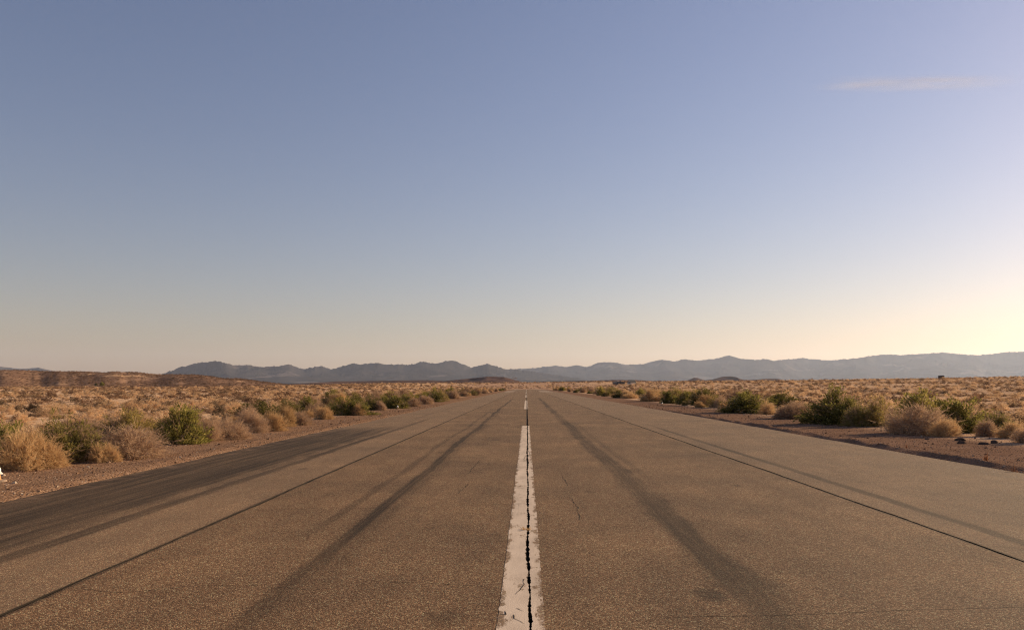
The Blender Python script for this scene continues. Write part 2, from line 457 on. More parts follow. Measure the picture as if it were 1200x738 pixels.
xs = np.array(sorted([-v for v in spread(14, .13, 1.055, 27000)] + list(np.arange(-14, -6.7, .12)) + list(np.arange(-6.6, 8.7, 1.1))
                     + list(np.arange(8.75, 16, .10)) + spread(16, .12, 1.055, 27000)))
ys = np.array(sorted([-v for v in spread(-6, .6, 1.12, 27000)] + list(np.arange(6, 40, .12)) + spread(40, .12, 1.026, 27000)))
gx, gy = np.meshgrid(xs, ys)
gz = ground_z(gx, gy)
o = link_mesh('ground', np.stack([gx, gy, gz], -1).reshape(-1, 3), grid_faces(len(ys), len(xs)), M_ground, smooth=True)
tag(o, kind='structure')

# ------------------------------------------------------------------ runway pavement with open joints
def edge_l(y): return -7.12 + 0.16 * fbm(np.asarray(y) / 5.0, 0 * np.asarray(y), 4, 11, .6)
def edge_r(y): return 8.98 + 0.10 * fbm(np.asarray(y) / 4.0, 0 * np.asarray(y), 4, 12, .6)
def joint(y, which):
    y = np.asarray(y, float); z = 0 * y
    if which == 'l':
        return -3.58 + 0.045 * fbm(y / 2.6, z, 5, 21, .62), 0.012 + 0.010 * np.clip(vnoise(y * 1.5, z, 24) + .4 * fbm(y * 9, z, 2, 25), 0, 1.2)
    if which == 'r':
        return 4.45 + 0.045 * fbm(y / 2.9, z, 5, 22, .62), 0.013 + 0.010 * np.clip(vnoise(y * 1.3, z, 26) + .4 * fbm(y * 9, z, 2, 27), 0, 1.2)
    w = 0.0065 + 0.008 * np.clip(vnoise(y * 1.7, z, 28) + 1.3 * fbm(y * 13, z, 3, 29), -.5, 1.8)
    w = w * (1 + 0.5 * sstep(12, 18, y) * sstep(34, 30, y)) + 0.020 * sstep(32.5, 33.5, y)
    return 0.018 + 0.020 * fbm(y / 1.4, z, 6, 23, .65) + 0.02 * sstep(15, 30, y), w

yr = np.array(sorted(list(np.arange(-30, 4.0, .5)) + list(np.arange(4.0, 13, .02)) + spread(13, .02, 1.009, 523)))
yr = yr[yr <= 523.0]
cols = [edge_l(yr) - .10, edge_l(yr), -6.0 + 0 * yr, -5.0 + 0 * yr, -4.2 + 0 * yr]
zz = [-.14 + 0 * yr, -.006 + 0 * yr, 0 * yr, 0 * yr, 0 * yr]
for wh, fill in (('l', [-3.0, -2.2, -1.2, -.5]), ('c', [.6, 1.5, 2.5, 3.4]), ('r', [5.2, 6.2, 7.4, 8.4])):
    c, w = joint(yr, wh)
    cols += [c - w, c - w * .7, c + w * .7, c + w] + [f + 0 * yr for f in fill]
    zz += [0 * yr, -.055 + 0 * yr, -.055 + 0 * yr, 0 * yr] + [0 * yr for _ in fill]
cols += [edge_r(yr), edge_r(yr) + .08]; zz += [-.006 + 0 * yr, -.14 + 0 * yr]
V = np.stack([np.stack(cols, 1), np.repeat(yr[:, None], len(cols), 1), np.stack(zz, 1)], -1)
mi = np.zeros((len(yr) - 1, len(cols) - 1), int)
for s in (5, 13, 21): mi[:, s - 0] = 1; 
for k in range(len(cols) - 1):
    if (zz[k][0] + zz[k + 1][0]) < -0.05 and 1 < k < len(cols) - 2: mi[:, k] = 1
o = link_mesh('runway', V.reshape(-1, 3), grid_faces(len(yr), len(cols)), mats=[M_asph, M_crack], midx=mi.ravel())
tag(o, kind='structure')

# centre stripes: paint on both sides of the open joint
def stripe(y0, y1):
    n = int(min(1600, max(40, (y1 - y0) / .022)))
    y = np.linspace(y0, y1, n); z = 0 * y
    c, w = joint(y, 'c')
    le = -0.188 + 0.010 * fbm(y / 3, z, 3, 61) + 0.006 * fbm(y * 9, z, 3, 62)
    re = 0.122 + 0.006 * fbm(y / 3, z, 3, 63) + 0.005 * fbm(y * 9, z, 3, 64)
    chip = 0.012 * np.clip(fbm(y * 6, z, 3, 65) - .25, 0, 1)
    V = []; F = []
    for a, b in ((le, c - w - .002 - chip), (c + w + .002 + .4 * chip, re)):
        base = len(V) and sum(len(q) for q in V)
        g = np.stack([np.stack([a, .5 * (a + b), b], 1), np.repeat(y[:, None], 3, 1), np.full((n, 3), .0018)], -1).reshape(-1, 3)
        F.append(grid_faces(n, 3) + base); V.append(g)
    o = link_mesh('centre_stripe', np.concatenate(V), np.concatenate(F), M_paint)
    tag(o, kind='structure')
stripe(-3.8, 32.8)
for k in range(1, 8): stripe(32.8 + 24.4 + 61 * (k - 1), 32.8 + 61 * k)
for (a, b) in ((-6.8, -4.0), (4.2, 7.8)):
    y = np.linspace(246, 292, 30)
    g = np.stack([np.stack([a + .06 * fbm(y, 0 * y, 2, 3), b + .06 * fbm(y, 0 * y, 2, 4)], 1), np.repeat(y[:, None], 2, 1), np.full((30, 2), .004)], -1).reshape(-1, 3)
    tag(link_mesh('touchdown_marking', g, grid_faces(30, 2), M_paint), kind='structure')

# hairline cracks: across the slabs and branching off the centre joint
def ribbon(pts, w, seed, V, F, z):
    pts = np.asarray(pts, float)
    d = np.concatenate([[0], np.cumsum(np.hypot(*np.diff(pts, axis=0).T))])
    n = max(6, int(d[-1] / .03)); s = np.linspace(0, d[-1], n)
    x = np.interp(s, d, pts[:, 0]); y = np.interp(s, d, pts[:, 1])
    tx = np.gradient(x); ty = np.gradient(y); L = np.hypot(tx, ty); nx, ny = -ty / L, tx / L
    off = (.02 * fbm(s * 3, 0 * s, 4, seed) + .012 * fbm(s * 14, 0 * s, 3, seed + 1)) * min(1, d[-1])
    ww = w * (.1 + .8 * vnoise(s * 12, 0 * s, seed + 3)) * np.minimum(1, np.minimum(s, d[-1] - s) / .05 + .1)
    x = x + nx * off; y = y + ny * off
    g = np.stack([np.stack([x - nx * ww, x + nx * ww], 1), np.stack([y - ny * ww, y + ny * ww], 1), np.full((n, 2), z)], -1).reshape(-1, 3)
    base = sum(len(q) for q in V); V.append(g); F.append(grid_faces(n, 2) + base)
V = []; F = []
ribbon([(-3.5, 10.35), (-2.6, 10.5), (-1.6, 10.55), (-.7, 10.85), (-.2, 10.9)], .006, 70, V, F, .0012)
ribbon([(.9, 5.55), (1.7, 5.58), (2.6, 5.72), (3.3, 5.78), (4.4, 5.85)], .0045, 71, V, F, .0012)
ribbon([(-3.6, 13.6), (-5.0, 13.9), (-6.2, 14.0)], .006, 78, V, F, .0012)
for i, (xa, xb, yy, ww) in enumerate(((.1, 4.4, 17.2, .007), (-3.5, 0, 24.5, .010), (4.5, 8.9, 13.4, .006), (.1, 4.4, 31, .012), (-7, -3.7, 27, .010), (-3.5, -.2, 41, .015), (4.5, 8.8, 29, .012), (.1, 4.4, 48, .018), (4.5, 8.9, 7.9, .004), (-3.5, -.3, 6.3, .0035))):
    n_ = 7; ribbon([(xa + (xb - xa) * q / n_, yy + .12 * math.sin(q * 2.1 + i) + .03 * q) for q in range(n_ + 1)], ww, 130 + 3 * i, V, F, .0012)
for i, p in enumerate([[(.0, 6.62), (-.03, 6.66), (-.035, 6.55), (-.02, 6.48), (-.085, 6.15)], [(-.012, 5.68), (-.075, 5.78), (-.03, 5.75)], [(-.012, 5.38), (-.05, 5.47), (-.083, 5.5), (-.085, 5.62)],
                       [(-.19, 5.62), (-.14, 5.6), (-.15, 5.7)], [(-.03, 17.2), (-.06, 17.6), (-.02, 18.4), (.02, 18.9)], [(-.09, 24.2), (-.06, 23.6)],
                       [(-.19, 10.9), (-.1, 10.92), (.0, 10.94)], [(.06, 18.4), (.07, 19.4), (.03, 20.2)]]):
    ribbon(p, .006 if i < 4 else .009, 80 + i, V, F, .0032)
ribbon([(.62, 9.6), (.66, 10.6), (.62, 11.6)], .010, 91, V, F, .0012)
ribbon([(.66, 12.9), (.62, 14.2)], .010, 92, V, F, .0012)
ribbon([(-1.0, 12.0), (-.93, 13.2)], .009, 93, V, F, .0012)
ribbon([(-1.05, 14.6), (-1.0, 17.5)], .010, 94, V, F, .0012)
tag(link_mesh('pavement_cracks', np.concatenate(V), np.concatenate(F), M_crack), kind='structure')

# ------------------------------------------------------------------ ranges of hills: foot, gullied front slope, ridge, back slope
def hills(name, sky_pts, D, depth, mat, base_y, seed, rough=.25, step=1.0, rows=44, wl=1.0, rowpow=1.0, spur=1.0, jag=.3, soft=False):
    px = np.arange(sky_pts[0][0], sky_pts[-1][0] + .01, step)
    sx, sy = np.array(sky_pts, float).T
    py = np.interp(px, sx, sy)
    k = np.array([.25, .5, .25])
    py = np.convolve(np.pad(py, 1, 'edge'), k, 'valid')
    py = py - jag * fbm(px / 3.0, 0 * px, 4, seed + 40, .6)
    def soften(a, n):
        k = np.hanning(2 * n + 3)[1:-1]; k /= k.sum()
        return np.convolve(np.pad(a, n, 'edge'), k, 'valid')
    S1 = soften(py, max(3, int(9 / step))); S2 = soften(py, max(6, int(30 / step)))
    nc = len(px)
    ang = (px - 617) / 960.0
    Zr = D * (1 + .05 * fbm(px / 45, 0 * px, 3, seed + 3))
    idx = np.arange(nc)
    T = np.concatenate([np.linspace(0, 1, rows), np.linspace(1, 0, 10)[1:]])
    back = np.concatenate([np.zeros(rows), np.ones(9)])
    out = np.zeros((len(T), nc, 3))
    hb = (453 - base_y) / 960.0 * Zr + EYE
    for i, (t, b) in enumerate(zip(T, back)):
        Z = np.where(b > 0, Zr + depth * (1 - t) * 1.3, Zr - depth * (1 - t))
        X = ang * Z
        sh = idx + (1 - t) * 60 / step * fbm(X / depth * 1.3 + 5, Z / depth * 1.3, 3, seed + 12)
        a1 = np.clip((1 - t) / .12, 0, 1); a2 = np.clip((1 - t - .08) / .4, 0, 1)
        pt = np.interp(sh, idx, py) * (1 - a1) + np.interp(sh, idx, S1) * a1
        pt = pt * (1 - a2) + np.interp(sh, idx, S2) * a2
        Hr = (453 - pt) / 960.0 * Zr + EYE
        u = X / depth * wl; v = Z / depth * wl
        w = fbm(u * 1.4, v * 1.4, 4, seed + 7) * 1.1; w2 = fbm(u * 1.4 + 7, v * 1.4 + 3, 4, seed + 8) * 1.1
        rg = ridged(u * 2.0 + w, v * 1.7 + w2, 5, seed, .55)          # 1 on spurs, 0 in gullies
        prof = (t * t * (3 - 2 * t)) if soft else t ** 1.35
        h = prof * (1 - spur * rough * 2.4 * (1 - rg) * (1 - t) ** .8 * (t + .15)) - .04 * (1 - t)
        h = h + rough * .25 * fbm(u * 7, v * 7, 3, seed + 9) * (1 - t) * t
        zb = np.minimum(hb, Hr) if base_y > 0 else hb
        low = zb - 0.10 * np.abs(Hr - zb) - 3 * (D / 8000.)
        Zq = low + (Hr - low) * h
        out[i, :, 0] = X; out[i, :, 1] = Z; out[i, :, 2] = Zq
    o = link_mesh(name, out.reshape(-1, 3), grid_faces(len(T), nc), mat, smooth=True)
    tag(o, kind='structure')
    return out

main_left = [(120, 452), (160, 446), (190, 438.2), (208, 431.3), (226, 425.9), (239, 424.4), (250, 423.0), (257, 423.2), (275, 428.2), (294, 428), (309, 430), (327, 429.2), (338, 426.5),
             (355, 432), (376, 428.6), (388, 432.8), (400, 429), (412, 425.4), (423, 426.6), (440, 424.8), (453, 426.9), (470, 426.6), (484, 426.6), (496, 423.2), (509, 426.2), (527, 421.8), (536, 423.9),
             (553, 430.6), (572, 426.2), (583, 429.5), (594, 432.5), (608, 433), (640, 437), (690, 445)]
main_right = [(545, 444), (575, 436), (600, 432.5), (626, 431), (652, 428), (663, 430), (676, 427.6), (689, 430), (702, 424.4), (719, 424.2), (734, 427.2), (752, 426.6), (775, 421.2),
              (791, 423.6), (801, 420.8), (817, 422.5), (838, 419.9), (854, 416.5), (867, 419.8), (888, 421.4), (895, 420.2), (907, 422.4), (940, 419.5), (973, 422.4), (987, 420.8),
              (1007, 419.3), (1016, 417.3), (1035, 415.2), (1056, 415.8), (1106, 412.8), (1142, 416.2), (1157, 415.2), (1182, 412), (1215, 412.4), (1290, 415), (1400, 411), (1520, 420)]
far_left = [(-330, 426), (-250, 422), (-160, 428), (-90, 424), (-40, 430), (0, 429.4), (25, 432.2), (45, 430.6), (66, 435.6), (95, 441), (130, 447)]
hills('mountain_range', main_left, 14000, 3600, M_mount, 447, 101, .55, .7, 60, 2.2, jag=1.3)
hills('mountain_range', main_right, 19000, 5200, M_mount, 447, 202, .50, .9, 60, 2.4, jag=.8)
hills('mountain_range', far_left, 17000, 2500, M_mount, 447, 303, .3, 1.5, 30, 1.3)
mesa = [(-420, 447), (-330, 439), (-200, 436), (-90, 434.5), (-30, 434.0), (0, 433.4), (20, 433.2), (50, 434.6), (100, 435.2), (123, 436.4), (128, 435.2), (160, 436.2), (175, 437.6), (190, 438.4), (212, 438.4), (231, 438.9),
        (250, 441), (262, 443.4), (276, 443.0), (300, 446.0), (318, 449), (345, 453.5)]
MESA = hills('mesa', mesa, 1080, 330, M_mesa, 452.6, 404, .20, .6, 44, 1.1, jag=.3, soft=True)
hills('dark_butte', [(490, 451), (503, 449), (520, 446.5), (545, 443.8), (560, 442.2), (577, 441.0), (590, 441.6), (598, 443.6), (612, 447.5), (622, 450)], 2300, 260, M_butte, 449.5, 505, .3, .4, 30, 1.3, jag=.25)
hills('low_ridge', [(330, 451), (360, 448.8), (395, 446.6), (430, 446.3), (470, 445.7), (500, 445.2), (530, 447), (560, 450)], 3000, 330, M_butte, 449.5, 606, .25, .6, 24, 1.2, jag=.3)
hills('low_ridge', [(610, 450), (640, 447.2), (680, 446.2), (720, 444.9), (745, 445.0), (765, 446.4), (790, 448)], 2700, 260, M_butte, 448.5, 707, .25, .6, 24, 1.2, jag=.25)
hills('dark_butte', [(795, 449), (806, 445.5), (813, 442.6), (818, 442.8), (826, 445.5), (836, 444.2), (846, 441.2), (855, 440.6), (862, 441.6), (872, 445), (888, 444.6), (900, 443.3), (912, 443.6), (925, 448)], 4200, 300, M_butte, 448, 808, .3, .4, 26, 1.3, jag=.25)

# ------------------------------------------------------------------ plant shapes (each about 1 wide and 1 tall, base at the origin)
def shards(P, dirs, L, Wd, rng):
    """narrow diamond leaves: four corners each"""
    n = len(P)
    d = dirs / np.linalg.norm(dirs, axis=1, keepdims=True)
    r = rng.normal(size=(n, 3)); s = np.cross(d, r); s /= np.linalg.norm(s, axis=1, keepdims=True) + 1e-9
    L = L[:, None]; Wd = Wd[:, None]
    V = np.stack([P, P + d * L * .5 + s * Wd * .5, P + d * L, P + d * L * .5 - s * Wd * .5], 1).reshape(-1, 3)
    return V, np.arange(4 * n).reshape(n, 4)

def hemi(rng, n, up=.15):
    a = rng.uniform(0, 2 * np.pi, n); c = rng.uniform(up, 1, n); s = np.sqrt(1 - c * c)
    return np.stack([np.cos(a) * s, np.sin(a) * s, c], 1)

def lobes(d, seed, amp):
    return 1 + amp * fbm(d[:, 0] * 1.7 + 9, d[:, 1] * 1.7 + d[:, 2] * 1.3, 3, seed)

def fit(V):
    V = V.copy()
    V[:, 2] -= min(0, V[:, 2].min()); V[:, 2] /= np.percentile(V[:, 2], 99)
    w = np.percentile(np.abs(V[:, :2]), 97); V[:, :2] *= .5 / w
    return V

def leafy(seed, n_stem, n_leaf, L=.07, Wd=.022, amp=.35, flop=.8):
    rng = np.random.default_rng(seed)
    D = hemi(rng, n_stem, -.05); rad = lobes(D, seed, amp) * rng.uniform(.75, 1.08, n_stem)
    tip = D * rad[:, None] * np.array([.5, .5, .92]); tip[:, 2] = np.maximum(tip[:, 2], .05)
    k = rng.integers(0, n_stem, n_leaf); t = 1 - rng.random(n_leaf) ** 1.3 * .62
    P = tip[k] * t[:, None]; P[:, 2] = tip[k][:, 2] * t ** .75
    P += rng.normal(size=P.shape) * np.array([.045, .045, .04]) * (.6 + .8 * rng.random((n_leaf, 1)))
    dr = D[k] * .8 + rng.normal(size=P.shape) * flop * .6 + np.array([0, 0, .35])
    P[:, 2] = np.maximum(P[:, 2], .01)
    V, F = shards(P, dr, L * rng.uniform(.6, 1.3, n_leaf), Wd * rng.uniform(.7, 1.3, n_leaf), rng)
    # stems: three-sided tapering rods
    sv = []; sf = []
    for j in range(n_stem):
        a = rng.normal(size=3) * .02; a[2] = 0; m = tip[j] * .5 + np.array([0, 0, -.05 * tip[j][2]]) ; b = tip[j] * .95
        base = len(sv)
        for p, r in ((a, .012), (m, .008), (b, .003)):
            for q in range(3): sv.append(p + r * np.array([math.cos(q * 2.094), math.sin(q * 2.094), 0]))
        for s in range(2):
            for q in range(3):
                sf.append((base + s * 3 + q, base + s * 3 + (q + 1) % 3, base + s * 3 + 3 + (q + 1) % 3, base + s * 3 + 3 + q))
    V[:, 2] = np.maximum(V[:, 2], 0)
    return fit(V), F, np.array(sv), np.array(sf)

def twiggy(seed, n1, n2, n3, w=.012, amp=.2, rise=.0):
    """wiry ball: arms that fork twice into fine twigs"""
    rng = np.random.default_rng(seed)
    D = hemi(rng, n1, -.02); rad = lobes(D, seed, amp) * rng.uniform(.8, 1.05, n1)
    P = []; Q = []; Wd = []
    tip = D * rad[:, None] * np.array([.5, .5, .9])
    for j in range(n1):
        m = tip[j] * .55 + rng.normal(size=3) * .05; m[2] = abs(m[2]) * .9 + .02
        P += [np.zeros(3), m]; Q += [m, tip[j]]; Wd += [w * 1.2, w]
        for a in range(n2):
            s = rng.uniform(.3, 1); b = m * (1 - s) + tip[j] * s if s > .4 else m * (s / .4)
            e = b + (D[j] + rng.normal(size=3) * .65 + np.array([0, 0, rise])) * rng.uniform(.12, .22)
            P.append(b); Q.append(e); Wd.append(w * .8)
            for c in range(n3):
                q = b + (e - b) * rng.uniform(.3, 1)
                f = q + (D[j] * .8 + rng.normal(size=3) * .7) * rng.uniform(.05, .11)
                P.append(q); Q.append(f); Wd.append(w * .7)
    P = np.array(P); Q = np.array(Q); Wd = np.array(Wd)
    V, F = shards(P, Q - P + 1e-6, np.linalg.norm(Q - P, axis=1) * 1.1, Wd * 1.6, rng)
    V[:, 2] = np.maximum(V[:, 2], 0)
    return fit(V), F

def bladed(seed, n, clumps=14, w=.012):
    rng = np.random.default_rng(seed)
    c = rng.normal(size=(clumps, 2)) * .17; hh = rng.uniform(.6, 1.05, clumps)
    k = rng.integers(0, clumps, n)
    b = np.zeros((n, 3)); b[:, :2] = c[k] + rng.normal(size=(n, 2)) * .03
    a = rng.uniform(0, 2 * np.pi, n); ln = rng.random(n) ** .7 * .8
    d = np.stack([np.cos(a) * ln, np.sin(a) * ln, np.ones(n)], 1); d[:, :2] += c[k] * 1.6
    L = hh[k] * rng.uniform(.35, .8, n)
    d /= np.linalg.norm(d, axis=1, keepdims=True)
    s = np.cross(d, rng.normal(size=(n, 3))); s /= np.linalg.norm(s, axis=1, keepdims=True)
    m = b + d * L[:, None] * .6; d2 = d.copy(); d2[:, 2] -= .35 * rng.random(n); tip = m + d2 * L[:, None] * .4
    ww = w * rng.uniform(.6, 1.4, n)[:, None]
    V = np.stack([b - s * ww * .5, b + s * ww * .5, m + s * ww * .6, m - s * ww * .6, tip], 1).reshape(-1, 3)
    i = np.arange(n)[:, None] * 5
    F = [tuple(r) for r in np.concatenate([i, i + 1, i + 2, i + 3], 1)] + [tuple(r) for r in np.concatenate([i + 3, i + 2, i + 4], 1)]
    # fine seed heads
    k2 = rng.integers(0, n, n // 2)
    V2, F2 = shards(tip[k2], rng.normal(size=(len(k2), 3)) * .5 + d[k2], rng.uniform(.03, .07, len(k2)), np.full(len(k2), w * 1.3), rng)
    F += [tuple(r + len(V)) for r in F2]
    V = np.concatenate([V, V2]); V[:, 2] = np.maximum(V[:, 2], 0)
    return fit(V), F

def several(gen, seed, n):
    r = np.random.default_rng(seed + 900)
    out = None
    for k in range(n):
        parts = gen(seed * 7 + k)
        sc = r.uniform(.5, 1.0) if k else 1.0
        hs = sc * r.uniform(.75, 1.1)
        off = np.array([0, 0, 0]) if k == 0 else np.append(r.uniform(.22, .45) * np.array([math.cos(a_ := r.uniform(0, 6.28)), math.sin(a_)]), 0)
        new = []
        for i in range(0, len(parts), 2):
            V = np.array(parts[i]) * np.array([sc, sc, hs]) + off
            if out is None: new += [V, parts[i + 1]]
            else:
                F0 = out[i + 1]; F1 = parts[i + 1] + len(out[i])
                new += [np.concatenate([out[i], V]), np.concatenate([F0, F1])]
        out = new
    w = np.percentile(np.abs(out[0][:, :2] - out[0][:, :2].mean(0)), 97); c = np.append(out[0][:, :2].mean(0), 0); h = np.percentile(out[0][:, 2], 99)
    for i in range(0, len(out), 2): out[i] = (out[i] - c) * np.array([.5 / w, .5 / w, 1 / h])
    return out

def proto(name, V, F, mat): return link_mesh(name, V, F, mat, parent=False)   # mesh only, in no collection
GREEN = []; OLIVE = []
for s in range(6):
    V, F, sv, sf = several(lambda q: leafy(q, 70, 4200, .075, .024, .55), 10 + s, 3)
    tw = proto('dead_twigs', *twiggy(130 + s, 40, 6, 3, .008, .3), M_tan)
    GREEN.append((proto('foliage', V, F, M_green), proto('stems', sv, sf, M_stem), tw))
    V, F, sv, sf = several(lambda q: leafy(q, 60, 3200, .085, .019, .6, 1.0), 40 + s, 3)
    tw = proto('dead_twigs', *twiggy(150 + s, 70, 7, 4, .008, .3), M_tan)
    OLIVE.append((proto('foliage', V, F, M_olive), proto('stems', sv, sf, M_stem), tw))
TAN = [proto('dry_bush', *several(lambda q: twiggy(q, 110, 8, 5, .0095, .4), 70 + s, 3), M_tan) for s in range(5)]
STRAW = [proto('straw_bush', *several(lambda q: twiggy(q, 100, 8, 5, .0105, .5, .25), 90 + s, 3), M_straw) for s in range(4)]
def sage_proto(s, n=1500, mat=None):
    V, F, sv, sf = leafy(200 + s, 40, n, .10 if n > 1000 else .14, .03 if n > 1000 else .055, .45, 1.2)
    return proto('sagebrush', V, F, mat or M_sage)
SAGE = [sage_proto(s, 1900) for s in range(6)]
SAGE_FAR = [sage_proto(20 + s, 420) for s in range(5)]
MESA_SCRUB = [sage_proto(40 + s, 300, M_brown) for s in range(3)]

rnd = random.Random(5)
def at(px, py):
    Z = 960 * EYE / (py - 453.0)
    return (px - 617) / 960 * Z, Z

PLACED = []
def plant(kind, x, y, w, h, label, group=None, rz=None, variant=None):
    z = float(ground_z(x, y)) - .01
    rz = rnd.uniform(0, 6.28) if rz is None else rz
    PLACED.append((x, y, w / 2))
    names = {'green': ('green_shrub', 'shrub'), 'olive': ('olive_shrub', 'shrub'), 'tan': ('dry_bush', 'bush'), 'straw': ('straw_bush', 'bush'), 'sage': ('sagebrush', 'sagebrush')}
    nm, cat = names[kind]
    sc = (w, w * rnd.uniform(.85, 1.15), h)
    if kind in ('green', 'olive'):
        r = empty(nm, (x, y, z), rz, sc)
        for p in rnd.choice(GREEN if kind == 'green' else OLIVE):
            c = p.copy(); COL.objects.link(c); c.parent = r
        o = r
    else:
        o = rnd.choice({'tan': TAN, 'straw': STRAW, 'sage': SAGE}[kind]).copy()
        COL.objects.link(o)
        o.location = (x, y, z); o.rotation_euler = (0, 0, rz); o.scale = sc
    tag(o, label, cat, group)
    return o

# the shrubs one can single out: kind, pixel span left-right, foot and top rows as measured in the photograph, label
GL, GR = 'roadside shrubs left of the runway', 'roadside shrubs right of the runway'
KEY = [
 ('straw', 8, 72, 549, 507, 'orange straw bush at the lower left, nearest the camera beside the white marker', GL),
 ('green', -22, 26, 545, 500, 'dark green shrub cut by the left picture edge behind the orange straw bush', GL),
 ('olive', 49, 118, 540, 494, 'broad olive shrub with a dark left side, second from the left edge', GL),
 ('tan', 108, 180, 536, 504, 'wide tan wiry bush between the olive shrub and the dark green shrub on the left', GL),
 ('straw', 112, 140, 540, 520, 'small straw tuft at the gravel edge in front of the wide tan bush', GL),
 ('olive', 120, 176, 518, 483, 'yellow green shrub behind the wide tan bush on the left', GL),
 ('green', 188, 234, 519, 480, 'dark green rounded shrub standing tallest on the left roadside', GL),
 ('tan', 226, 262, 516, 491, 'pale tan wiry bush touching the right side of the tall dark green shrub', GL),
 ('tan', 250, 290, 514, 493, 'low pale tan bush with a dark hollow at its foot on the left roadside', GL),
 ('tan', 276, 312, 506, 482, 'tan bush with a shaded brown left half, front of the left row', GL),
 ('straw', 305, 334, 504, 484, 'straw coloured bush leaning against the brown shaded tan bush', GL),
 ('green', 281, 326, 490, 472, 'low bright green shrub behind the brown shaded tan bush', GL),
 ('straw', 322, 346, 499, 476, 'ochre bush with an olive side in the middle of the left row', GL),
 ('tan', 343, 367, 497, 483, 'small round tan bush right of the ochre bush', GL),
 ('olive', 326, 352, 486, 468, 'olive shrub behind the ochre bush and the small round tan bush', GL),
 ('green', 349, 377, 484, 465.5, 'dark green bushy shrub behind the row of tan bushes on the left', GL),
 ('straw', 370, 391, 490.5, 477, 'small orange straw bush between two green shrubs on the left', GL),
 ('olive', 383, 398, 485, 470, 'narrow olive shrub next to the wide green shrub on the left', GL),
 ('green', 394, 428, 486, 467, 'wide green shrub with straw at its right foot, left roadside', GL),
 ('straw', 414, 429, 486, 474, 'straw tuft at the right foot of the wide green shrub', GL),
 ('olive', 428, 446, 480, 466, 'olive shrub left of the near-black shrub behind the white marker', GL),
 ('tan', 440, 454, 480, 470, 'small tan bush at the left side of the near-black shrub', GL),
 ('green', 451, 478, 478, 464.5, 'near-black green shrub right behind the small white runway light', GL),
 ('tan', 476, 491, 476, 467, 'tan bush right of the near-black shrub', GL),
 ('tan', 490, 506, 473, 463.5, 'second tan bush right of the near-black shrub', GL),
 ('green', 501, 518, 470.5, 460, 'small dark green shrub far along the left row past two tan bushes', GL),
 ('green', 846, 902, 483.3, 461.5, 'very wide dark green shrub at the left of the right roadside group', GR),
 ('straw', 892, 909, 484.5, 470, 'yellow straw tuft at the right foot of the very wide dark shrub', GR),
 ('green', 899, 929, 478, 462, 'green shrub behind the straw tuft right of the runway', GR),
 ('tan', 907, 952, 490, 473.5, 'low greyish tan wiry bush in front of two green shrubs on the right', GR),
 ('green', 952, 1013, 497, 461, 'biggest green shrub with yellowish top on the right roadside', GR),
 ('olive', 990, 1016, 499, 474, 'small olive shrub at the right foot of the biggest green shrub', GR),
 ('olive', 1012, 1040, 499, 469, 'olive brown shrub between the biggest green shrub and the tumbleweed', GR),
 ('tan', 1044, 1105, 508, 477.5, 'round tan tumbleweed bush standing in front of green shrubs on the right', GR),
 ('green', 1052, 1106, 494, 462.5, 'wide green shrub behind the round tan tumbleweed bush', GR),
 ('green', 1096, 1147, 505, 470, 'dark green domed shrub at the right of the round tan tumbleweed bush', GR),
 ('tan', 1144, 1170, 510, 492, 'dull tan low bush between the domed shrub and the pale straw bush', GR),
 ('olive', 1155, 1187, 503, 484.5, 'olive shrub behind the pale straw bush near the right picture edge', GR),
 ('straw', 1170, 1198, 512, 494, 'pale straw bush near the right picture edge', GR),
 ('tan', 1190, 1226, 519, 498, 'dark brown wiry bush cut by the right picture edge', GR),
 ('green', 808, 836, 474.8, 457, 'bright green globe shaped shrub second of the right row beyond the white light', GR),
 ('olive', 832, 848, 474.5, 464, 'olive shrub between the globe shaped shrub and the very wide dark shrub', GR),
 ('green', 792, 811, 473, 459, 'green shrub left of the globe shaped shrub', GR),
 ('green', 777, 793, 472, 459, 'dark shrub directly behind the white light right of the runway', GR),
 ('green', 749, 772, 469.8, 459.5, 'low wide green shrub left of the white light right of the runway', GR),
 ('straw', 728, 748, 466.5, 460.5, 'pale straw clump at the left end of the right roadside row', GR),
]
for (kd, x0, x1, yb, yt, lab, grp) in KEY:
    X, Z = at((x0 + x1) / 2, yb)
    w = (x1 - x0) / 960 * Z
    Zc = Z + .33 * w
    s = Zc / Z
    h = (yb - yt) / 960 * Z * 1.0 + .33 * w / Z * EYE * .9
    plant(kd, X * s, Zc, w * s * 1.06, max(h, .22), lab, grp)

def free(x, y, r, k=.75):
    return all((x - a) ** 2 + (y - b) ** 2 > ((r + c) * k) ** 2 for a, b, c in PLACED)

# the rows on both sides, filled in between and carried on down the runway
def row(side, y0, y1, n, x0, x1, kinds, labels, group, wr, hr, tries=40, k=.75):
    for i in range(n):
        for _ in range(tries):
            u = rnd.random(); y = y0 * (y1 / y0) ** u
            x = side * (x0 + (x1 - x0) * rnd.random() ** 1.4)
            w = rnd.uniform(*wr)
            if free(x, y, w / 2, k): break
        else: continue
        kd = rnd.choice(kinds)
        plant(kd, x, y, w, w * rnd.uniform(*hr), labels[kd], group)
row(-1, 15.5, 62, 18, 10.3, 14, ['tan', 'straw', 'tan'], {'tan': 'small tan wiry bush growing between the larger shrubs of the near left roadside row', 'straw': 'small straw bush growing between the larger shrubs of the near left roadside row'}, 'small bushes between the larger left roadside shrubs', (.45, .85), (.5, .75))
row(1, 26, 75, 14, 13.2, 17, ['tan', 'straw', 'olive'], {'tan': 'small tan wiry bush growing between the larger shrubs of the near right roadside row', 'straw': 'small straw bush growing between the larger shrubs of the near right roadside row',
    'olive': 'small olive shrub growing between the larger shrubs of the near right roadside row'}, 'small bushes between the larger right roadside shrubs', (.5, 1.0), (.5, .75))
